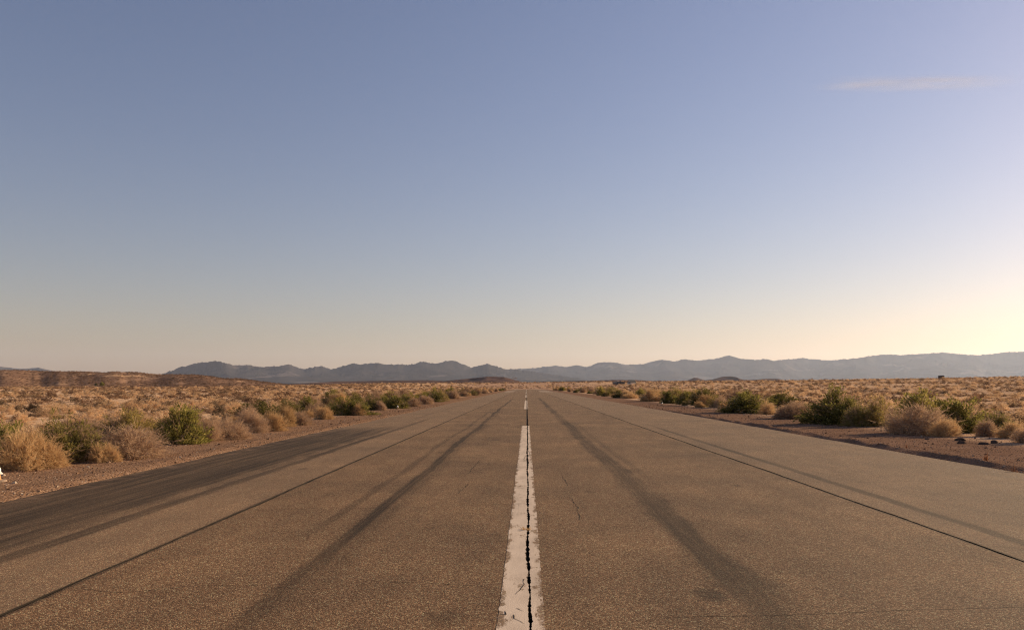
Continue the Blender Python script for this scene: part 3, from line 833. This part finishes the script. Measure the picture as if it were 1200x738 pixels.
row(-1, 15.0, 62, 40, 10.7, 15, ['tan', 'straw', 'tan', 'olive'], {'tan': 'small tan wiry bush growing between the larger shrubs of the near left roadside row', 'straw': 'small straw bush growing between the larger shrubs of the near left roadside row',
    'olive': 'small olive shrub growing between the larger shrubs of the near left roadside row'}, 'small bushes between the larger left roadside shrubs', (.5, 1.1), (.5, .7), k=.5)
row(1, 27, 75, 26, 14.4, 19, ['tan', 'straw', 'olive', 'tan'], {'tan': 'small tan wiry bush growing between the larger shrubs of the near right roadside row', 'straw': 'small straw bush growing between the larger shrubs of the near right roadside row',
    'olive': 'small olive shrub growing between the larger shrubs of the near right roadside row'}, 'small bushes between the larger right roadside shrubs', (.6, 1.3), (.45, .7), k=.5)
row(-1, 62, 420, 80, 9.6, 17, ['green', 'green', 'olive', 'tan', 'straw', 'tan'], {k: '%s far along the left roadside row toward the runway end' % v for k, v in
    (('green', 'small green shrub'), ('olive', 'small olive shrub'), ('tan', 'small tan bush'), ('straw', 'small straw bush'))}, 'distant shrubs of the left roadside row', (.8, 1.9), (.5, .8))
row(1, 78, 420, 80, 13.0, 22, ['green', 'green', 'olive', 'tan', 'straw', 'olive'], {k: '%s far along the right roadside row toward the runway end' % v for k, v in
    (('green', 'small green shrub'), ('olive', 'small olive shrub'), ('tan', 'small tan bush'), ('straw', 'small straw bush'))}, 'distant shrubs of the right roadside row', (.9, 2.1), (.5, .8))

# sagebrush on the plain: the nearest ones singly, the rest as one mass
cand = []
while len(cand) < 2600:
    y = rnd.uniform(14, 66); x = rnd.uniform(-.72 * y, .70 * y)
    if x > -12.0 and x < 16.0: continue
    cand.append((x, y))
n_l = n_r = 0
for x, y in cand:
    if n_l + n_r >= 300: break
    w = rnd.uniform(.45, 1.05)
    if not free(x, y, w / 2, 1.05): continue
    if x < 0:
        n_l += 1; plant('sage', x, y, w, w * rnd.uniform(.42, .68), 'low tan or brown sagebrush among many on the plain behind the left roadside row', 'sagebrush on the left plain')
    else:
        n_r += 1; plant('sage', x, y, w, w * rnd.uniform(.42, .68), 'low tan or brown sagebrush among many on the plain behind the right roadside row', 'sagebrush on the right plain')

def scatter(name, protos, pts, rots, scl, idx):
    """one mass of small things: points carrying a turn, a size and a pick"""
    me = bpy.data.meshes.new(name)
    me.vertices.add(len(pts)); me.vertices.foreach_set('co', np.asarray(pts, np.float32).ravel())
    for nm, dt, arr in (('turn', 'FLOAT_VECTOR', rots), ('size', 'FLOAT_VECTOR', scl)):
        at_ = me.attributes.new(nm, dt, 'POINT'); at_.data.foreach_set('vector', np.asarray(arr, np.float32).ravel())
    at_ = me.attributes.new('pick', 'INT', 'POINT'); at_.data.foreach_set('value', np.asarray(idx, np.int32))
    me.update()
    o = bpy.data.objects.new(name, me); COL.objects.link(o)
    ng = bpy.data.node_groups.new(name, 'GeometryNodeTree')
    ng.interface.new_socket('Geometry', in_out='INPUT', socket_type='NodeSocketGeometry')
    ng.interface.new_socket('Geometry', in_out='OUTPUT', socket_type='NodeSocketGeometry')
    N = ng.nodes; Lk = ng.links
    gi = N.new('NodeGroupInput'); go = N.new('NodeGroupOutput')
    iop = N.new('GeometryNodeInstanceOnPoints'); jn = N.new('GeometryNodeJoinGeometry')
    for p in protos:
        oi = N.new('GeometryNodeObjectInfo'); oi.inputs['Object'].default_value = p; oi.inputs['As Instance'].default_value = True
        Lk.new(oi.outputs['Geometry'], jn.inputs[0])
    def attr(nm, dt):
        a = N.new('GeometryNodeInputNamedAttribute'); a.data_type = dt; a.inputs['Name'].default_value = nm
        return a.outputs['Attribute']
    Lk.new(gi.outputs[0], iop.inputs['Points']); Lk.new(jn.outputs[0], iop.inputs['Instance'])
    iop.inputs['Pick Instance'].default_value = True
    Lk.new(attr('pick', 'INT'), iop.inputs['Instance Index'])
    e2r = N.new('FunctionNodeEulerToRotation'); Lk.new(attr('turn', 'FLOAT_VECTOR'), e2r.inputs[0])
    Lk.new(e2r.outputs[0], iop.inputs['Rotation'])
    Lk.new(attr('size', 'FLOAT_VECTOR'), iop.inputs['Scale'])
    Lk.new(iop.outputs[0], go.inputs[0])
    md = o.modifiers.new('scatter', 'NODES'); md.node_group = ng
    return o

rng = np.random.default_rng(77)
def wedge(n, r0, r1, power=1.0):
    y = np.sqrt(rng.uniform(r0 ** 2, r1 ** 2, n)); x = rng.uniform(-.78, .76, n) * y
    keep = (x < -11.5) | (x > 15.5) | (y > 560)
    # clumps and thin places
    d = fbm(x / 14, y / 22, 3, 91)
    keep &= rng.random(n) < .62 + .8 * d
    return x[keep], y[keep]
PX = []; PY = []; PS = []
for n, r0, r1, s in ((3000, 66, 140, .95), (12000, 140, 330, 1.05), (16000, 330, 700, 1.4), (10000, 700, 1250, 2.0)):
    x, y = wedge(n, r0, r1); PX.append(x); PY.append(y); PS.append(s * (.5 + 1.1 * rng.random(len(x)) ** 1.6))
# low tufts between the near bushes too
x, y = wedge(4200, 13, 70); ok = (x < -10.5) | (x > 13.5); PX.append(x[ok]); PY.append(y[ok]); PS.append(rng.uniform(.22, .5, ok.sum()))
px = np.concatenate(PX); py = np.concatenate(PY); ps = np.concatenate(PS)
pz = ground_z(px, py) - .02
scl = np.stack([ps, ps, ps * rng.uniform(.3, .55, len(ps))], 1)
rot = np.zeros((len(px), 3)); rot[:, 2] = rng.uniform(0, 6.28, len(px))
pick = np.where(rng.random(len(px)) < .22, rng.integers(5, 8, len(px)), rng.integers(0, 5, len(px)))
o = scatter('sagebrush_scrub', SAGE_FAR + MESA_SCRUB, np.stack([px, py, pz], 1), rot, scl, pick)
tag(o, 'low tan and brown sagebrush covering the desert plain to the hills', 'scrub', kind='stuff')

# darker scrub on the slope of the mesa
n = 17000; ri = rng.uniform(0, 44.9, n); ci = rng.uniform(0, MESA.shape[1] - 1.01, n)
i0 = ri.astype(int); j0 = ci.astype(int); fi = (ri - i0)[:, None]; fj = (ci - j0)[:, None]
Q = (MESA[i0, j0] * (1 - fi) + MESA[i0 + 1, j0] * fi) * (1 - fj) + (MESA[i0, j0 + 1] * (1 - fi) + MESA[i0 + 1, j0 + 1] * fi) * fj
Q = Q[rng.random(n) < .55 + .9 * fbm(Q[:, 0] / 40, Q[:, 1] / 60, 3, 92)]
w_ = rng.uniform(1.0, 3.0, len(Q)); rot = np.zeros((len(Q), 3)); rot[:, 2] = rng.uniform(0, 6.28, len(Q))
o = scatter('mesa_scrub', MESA_SCRUB, Q - np.array([0, 0, .1]), rot, np.stack([w_, w_, w_ * rng.uniform(.3, .5, len(Q))], 1), rng.integers(0, 3, len(Q)))
tag(o, 'dark brown scrub dotted over the slope of the low mesa', 'scrub', kind='stuff')

# gravel on both shoulders
def stone_proto(s):
    r = np.random.default_rng(300 + s)
    bpts = [(-1, -1, 0), (1, -1, 0), (1, 1, 0), (-1, 1, 0), (-.7, -.7, 1), (.7, -.7, 1), (.7, .7, 1), (-.7, .7, 1)]
    V = np.array(bpts, float) * np.array([.5, .5, .6]) + r.normal(size=(8, 3)) * .1
    return proto('stone', V, [(0, 3, 2, 1), (4, 5, 6, 7), (0, 1, 5, 4), (1, 2, 6, 5), (2, 3, 7, 6), (3, 0, 4, 7)], M_stone)
STONES = [stone_proto(s) for s in range(5)]
n = 22000
y = 8 * (75 / 8) ** rng.random(n); left = rng.random(n) < .5
x = np.where(left, -7.25 - rng.random(n) ** 1.3 * 4.5, 9.15 + rng.random(n) ** 1.2 * 6)
s = rng.uniform(.008, .022, n) * (1 + 1.6 * (rng.random(n) > .97)) * (1 + y / 80)
rot = rng.uniform(0, 6.28, (n, 3)) * np.array([.05, .05, 1])
o = scatter('gravel', STONES, np.stack([x, y, ground_z(x, y) - .003], 1), rot, np.stack([s, s * rng.uniform(.6, 1, n), s * .8], 1), rng.integers(0, 5, n))
tag(o, 'loose red brown gravel on the shoulders along the runway', 'gravel', kind='stuff')

# dark rocks on the right shoulder
def rock(x, y, w, h, label):
    r = np.random.default_rng(int(x * 100 + y * 10))
    V = []; n = 12; m = 6
    for i in range(m):
        ph = i / (m - 1) * math.pi / 2
        for k in range(n):
            a = 2 * math.pi * k / n
            q = np.array([math.cos(a) * math.cos(ph) ** .6, math.sin(a) * math.cos(ph) ** .6, math.sin(ph)])
            V.append(q)
    V = np.array(V)
    V *= (1 + .30 * fbm(V[:, 0] * 1.4 + x, V[:, 1] * 1.4 + V[:, 2] * 2 + y, 3, 7))[:, None]
    V *= np.array([w / 2, w * .38, h]); V[:n, 2] = -.03
    F = [(i * n + k, i * n + (k + 1) % n, (i + 1) * n + (k + 1) % n, (i + 1) * n + k) for i in range(m - 1) for k in range(n)]
    o = link_mesh('rock', V, F, M_rock)
    o.location = (x, y, float(ground_z(x, y)) - .01); o.rotation_euler = (0, 0, r.uniform(-.4, .4))
    tag(o, label, 'rock', 'dark rocks on the right shoulder')
for (qx, qy, w, h, lab) in ((1086, 513.5, .13, .05, 'small flat dark rock below the round tan tumbleweed bush'), (1125, 515, .28, .09, 'twin-topped dark rock, the farther of a close pair on the right shoulder'),
                            (1127, 518.5, .27, .08, 'dark rock, the nearer of a close pair on the right shoulder'), (1153, 519.5, .28, .07, 'flat dark rock alone to the right of the close pair'),
                            (1165, 518.5, .18, .09, 'rounded dark rock at the left end of the shadow near the right edge')):
    X, Z = at(qx, qy); rock(X, Z, w, h, lab)

# sprigs of rusty weed on the right gravel, and one yellow weed in the centre joint
def sprig(name, x, y, z, h, w, n, mat, label, cat, seed):
    V, F = bladed(seed, n, 3, .05)
    o = link_mesh(name, V, F, mat); o.location = (x, y, z); o.scale = (w, w, h)
    tag(o, label, cat)
for i, (qx, qy, hp, lab) in enumerate(((1188, 552, 16, 'taller rusty dead weed on the right gravel edge near the picture edge'), (1156, 541, 14, 'rusty dead weed on the right gravel edge, left of the taller one'), (1062, 524, 7, 'small rusty weed on the right gravel below the tumbleweed'))):
    X, Z = at(qx, qy); sprig('dry_weed', X, Z, float(ground_z(X, Z)), hp / 960 * Z, .10, 26, M_rust, lab, 'weed', 500 + i)
sprig('small_weed', 0.0, 8.97, -.03, .07, .12, 60, M_straw, 'tiny yellow weed sprouting from the crack in the white centre line', 'weed', 510)

# ------------------------------------------------------------------ runway edge lights
M_yel = mat_plain('faded_yellow_enamel', (0.50, 0.28, 0.10), .7, 25, .3)
M_wht = mat_plain('white_enamel', (0.58, 0.53, 0.47), .6, 25, .2)
M_pad = mat_plain('pale_concrete', (0.30, 0.21, 0.15), .9, 12, .3)
M_lens = NT('frosted_lens').surf((0.85, 0.84, 0.80), .25, None, .5)
def light(x, y, label, rz=0):
    t = empty('runway_light', (x, y, float(ground_z(x, y)) + .0), rz, (.8, .8, .8))
    tag(t, label, 'runway light', 'runway edge lights')
    a = MB(); a.lathe([(.16, -.05), (.16, .03), (.15, .04), (.0, .041)], 24); a.build('base_pad', M_pad, t)
    a = MB(); a.lathe([(.075, .03), (.075, .045), (.05, .055), (.045, .14), (.055, .15), (.055, .165), (.0, .166)], 20); a.build('housing', M_yel, t, False)
    a = MB(); a.lathe([(.085, .16), (.085, .172), (.058, .20), (.052, .215), (.0, .216)], 24); a.build('collar', M_wht, t)
    a = MB(); a.lathe([(.045, .214), (.050, .235), (.048, .27), (.036, .295), (.015, .307), (.0, .308)], 20); a.build('lens', M_lens, t, True)
for (qx, qy, lab) in ((-2.2, 562, 'white topped yellow runway light half cut by the left picture edge'), (466, 478.6, 'small white runway light in front of the near-black shrub on the left'),
                      (776, 474.4, 'small white runway light at the right roadside in front of green shrubs'), (509, 468, 'tiny white runway light beyond the small dark green shrub on the left')):
    X, Z = at(qx, qy); light(X, Z, lab)
# scattered pale cobble by the light on the left
# ------------------------------------------------------------------ far buildings and lone junipers
M_roof = mat_plain('dark_roof', (0.035, 0.033, 0.036), .7, 1, .2)
M_wall = mat_plain('pale_wall', (0.55, 0.50, 0.44), .8, 1, .15)
M_grey = mat_plain('grey_sheet_metal', (0.09, 0.09, 0.095), .6, 1, .2)
M_dark = mat_plain('dark_painted_metal', (0.028, 0.020, 0.020), .7, 1, .2)
M_glass = NT('dark_window').surf((0.03, 0.035, 0.045), .15, None, .5)
def far_pos(px, D): return (px - 617) / 960 * D, D
def house(px, D, w, d, hw, hr, rz, label, wall, roof, zoff=0):
    x, y = far_pos(px, D)
    t = empty('small_building', (x, y, float(ground_z(x, y)) - .2 + zoff), rz)
    tag(t, label, 'building')
    a = MB(); a.box(-w / 2, w / 2, -d / 2, d / 2, 0, hw); a.prism([(-w / 2, hw), (w / 2, hw), (0, hw + hr)], -d / 2, d / 2); a.build('wall', wall, t)
    a = MB(); e = .35
    a.prism([(-w / 2 - e, hw - e * 2 * hr / w + .02), (0, hw + hr + .02), (0, hw + hr + .22), (-w / 2 - e, hw - e * 2 * hr / w + .22)], -d / 2 - e, d / 2 + e)
    a.prism([(.003, hw + hr + .02), (w / 2 + e, hw - e * 2 * hr / w + .02), (w / 2 + e, hw - e * 2 * hr / w + .22), (.003, hw + hr + .22)], -d / 2 - e, d / 2 + e); a.build('roof', roof, t)
    a = MB(); a.box(-.5, .5, -d / 2 - .06, -d / 2 - .01, .2, 2.1); a.build('door', M_dark, t)
    for s in (-1, 1):
        a = MB(); a.box(s * w * .3 - .4, s * w * .3 + .4, -d / 2 - .06, -d / 2 - .01, 1.0, 1.9); a.build('window', M_glass, t)
house(740, 640, 4.6, 4.6, 1.7, 1.5, R(-58), 'small pale house with a dark pitched roof on the right plain', M_wall, M_roof)
house(725, 680, 8.5, 6, 1.9, .6, R(20), 'low grey shed left of the pale house on the right plain', M_grey, M_grey)
house(603, 2190, 10, 7, 3.0, 1.0, R(20), 'tiny white hut at the right end of the dark central butte', M_wall, M_wall, 12.0)
# flat dark trailer on the skyline
x, y = far_pos(1103, 640)
t = empty('trailer', (x, y, float(ground_z(x, y)) + .1), R(-20)); tag(t, 'dark boxy trailer standing alone on the right skyline', 'trailer')
a = MB(); a.box(-2.1, 2.1, -1.1, 1.1, .75, 2.5); a.build('body', M_dark, t)
a = MB(); a.box(-2.15, 2.15, -1.15, 1.15, 2.503, 2.6); a.build('roof', M_grey, t)
for sx in (-1.2, 1.2):
    for sy in (-1, 1):
        a = MB(); n = 16
        a.prism([(sx + .38 * math.cos(k * 2 * math.pi / n), .38 + .38 * math.sin(k * 2 * math.pi / n)) for k in range(n)], sy * .95 - .12, sy * .95 + .12); a.build('wheel', M_dark, t)
a = MB(); a.box(-2.0, 2.0, -.8, .8, .55, .747); a.build('chassis', M_dark, t)

def juniper(px, D, py, w, h, label, seed):
    x, y = far_pos(px, D)
    z = (453 - py) / 960 * D + EYE
    z = max(z, float(ground_z(x, y)))
    t = empty('juniper_tree', (x, y, z), seed); tag(t, label, 'tree', 'lone junipers below the mesa')
    V, F, sv, sf = leafy(600 + seed, 50, 2600, .12, .05, .3)
    V = V * np.array([w, w, h * .92]); V[:, 2] += h * .08
    link_mesh('crown', V, F, M_green, t)
    a = MB(); a.lathe([(w * .09, -1.2), (w * .07, 0), (w * .05, h * .4), (.02, h * .75)], 8); a.build('trunk', M_stem, t)
juniper(119.5, 830, 452.2, 4.2, 3.9, 'larger dark juniper, right one of a pair below the mesa', 1)
juniper(112.5, 845, 452.2, 3.0, 2.9, 'smaller dark juniper, left one of a pair below the mesa', 2)

# ------------------------------------------------------------------ thin streak of cloud, high beyond the haze
t = NT('cirrus')
tc = t.node('ShaderNodeTexCoord'); U = tc.outputs['Object']; ux, uy, uz = t.sep(U)
q = t.noise(t.mapv(U, (.0006, .0035, 0)), 1, 6, .62, .6)
ax = t.math('SUBTRACT', 1.0, t.ss(.35, 1.0, t.math('ABSOLUTE', t.math('DIVIDE', ux, 2700))))
ay = t.math('SUBTRACT', 1.0, t.ss(.1, 1.0, t.math('ABSOLUTE', t.math('DIVIDE', uy, 700))))
al = t.math('MULTIPLY', t.math('MULTIPLY', ax, ay), t.ss(.22, .75, q))
al = t.math('MULTIPLY', al, .26)
d = t.node('ShaderNodeBsdfDiffuse'); d.inputs[0].default_value = (.9, .88, .86, 1)
tl = t.node('ShaderNodeBsdfTranslucent'); tl.inputs[0].default_value = (.9, .88, .86, 1)
tp = t.node('ShaderNodeBsdfTransparent')
m1 = t.node('ShaderNodeMixShader'); m1.inputs[0].default_value = .6
t.l(d.outputs[0], m1.inputs[1]); t.l(tl.outputs[0], m1.inputs[2])
m2 = t.node('ShaderNodeMixShader'); t.l(al, m2.inputs[0]); t.l(tp.outputs[0], m2.inputs[1]); t.l(m1.outputs[0], m2.inputs[2])
t.l(m2.outputs[0], t.out.inputs['Surface'])
D = 20500
u = np.linspace(-1, 1, 40); v = np.linspace(-1, 1, 14); uu, vv = np.meshgrid(u, v)
zz_ = 40 * np.cos(uu * 1.5) * np.cos(vv * 1.5) + 25 * fbm(uu * 3, vv * 2, 3, 9)
top = np.stack([uu * 2700, vv * 700, zz_], -1).reshape(-1, 3)
bot = top.copy(); bot[:, 2] -= 20 + 30 * (np.cos(uu * 1.5) * np.cos(vv * 1.5)).ravel()
F = np.concatenate([grid_faces(14, 40), grid_faces(14, 40)[:, ::-1] + 560])
o = link_mesh('cloud', np.concatenate([top, bot]), F, t.m, smooth=True)
o.location = ((1075 - 617) / 960 * D, D, (453 - 98) / 960 * D)
o.rotation_euler = (0, 0, R(-2))
tag(o, 'thin pale streak of cloud high in the right of the sky', 'cloud')

# ------------------------------------------------------------------ the air
mh = bpy.data.materials.new('haze_air'); mh.use_nodes = True
n_ = mh.node_tree.nodes; n_.clear()
ou = n_.new('ShaderNodeOutputMaterial'); pv = n_.new('ShaderNodeVolumePrincipled')
pv.inputs['Density'].default_value = HAZE_DENSITY
pv.inputs['Color'].default_value = (0.63, 0.75, 1.0, 1)
pv.inputs['Anisotropy'].default_value = 0.4
mh.node_tree.links.new(pv.outputs[0], ou.inputs['Volume'])
top_z = 1150
gz_min = float(gz.min())
a = MB(); a.box(-29000, 29000, -29000, 29000, gz_min - 30, top_z)
o = a.build('haze', mh); tag(o, kind='stuff')
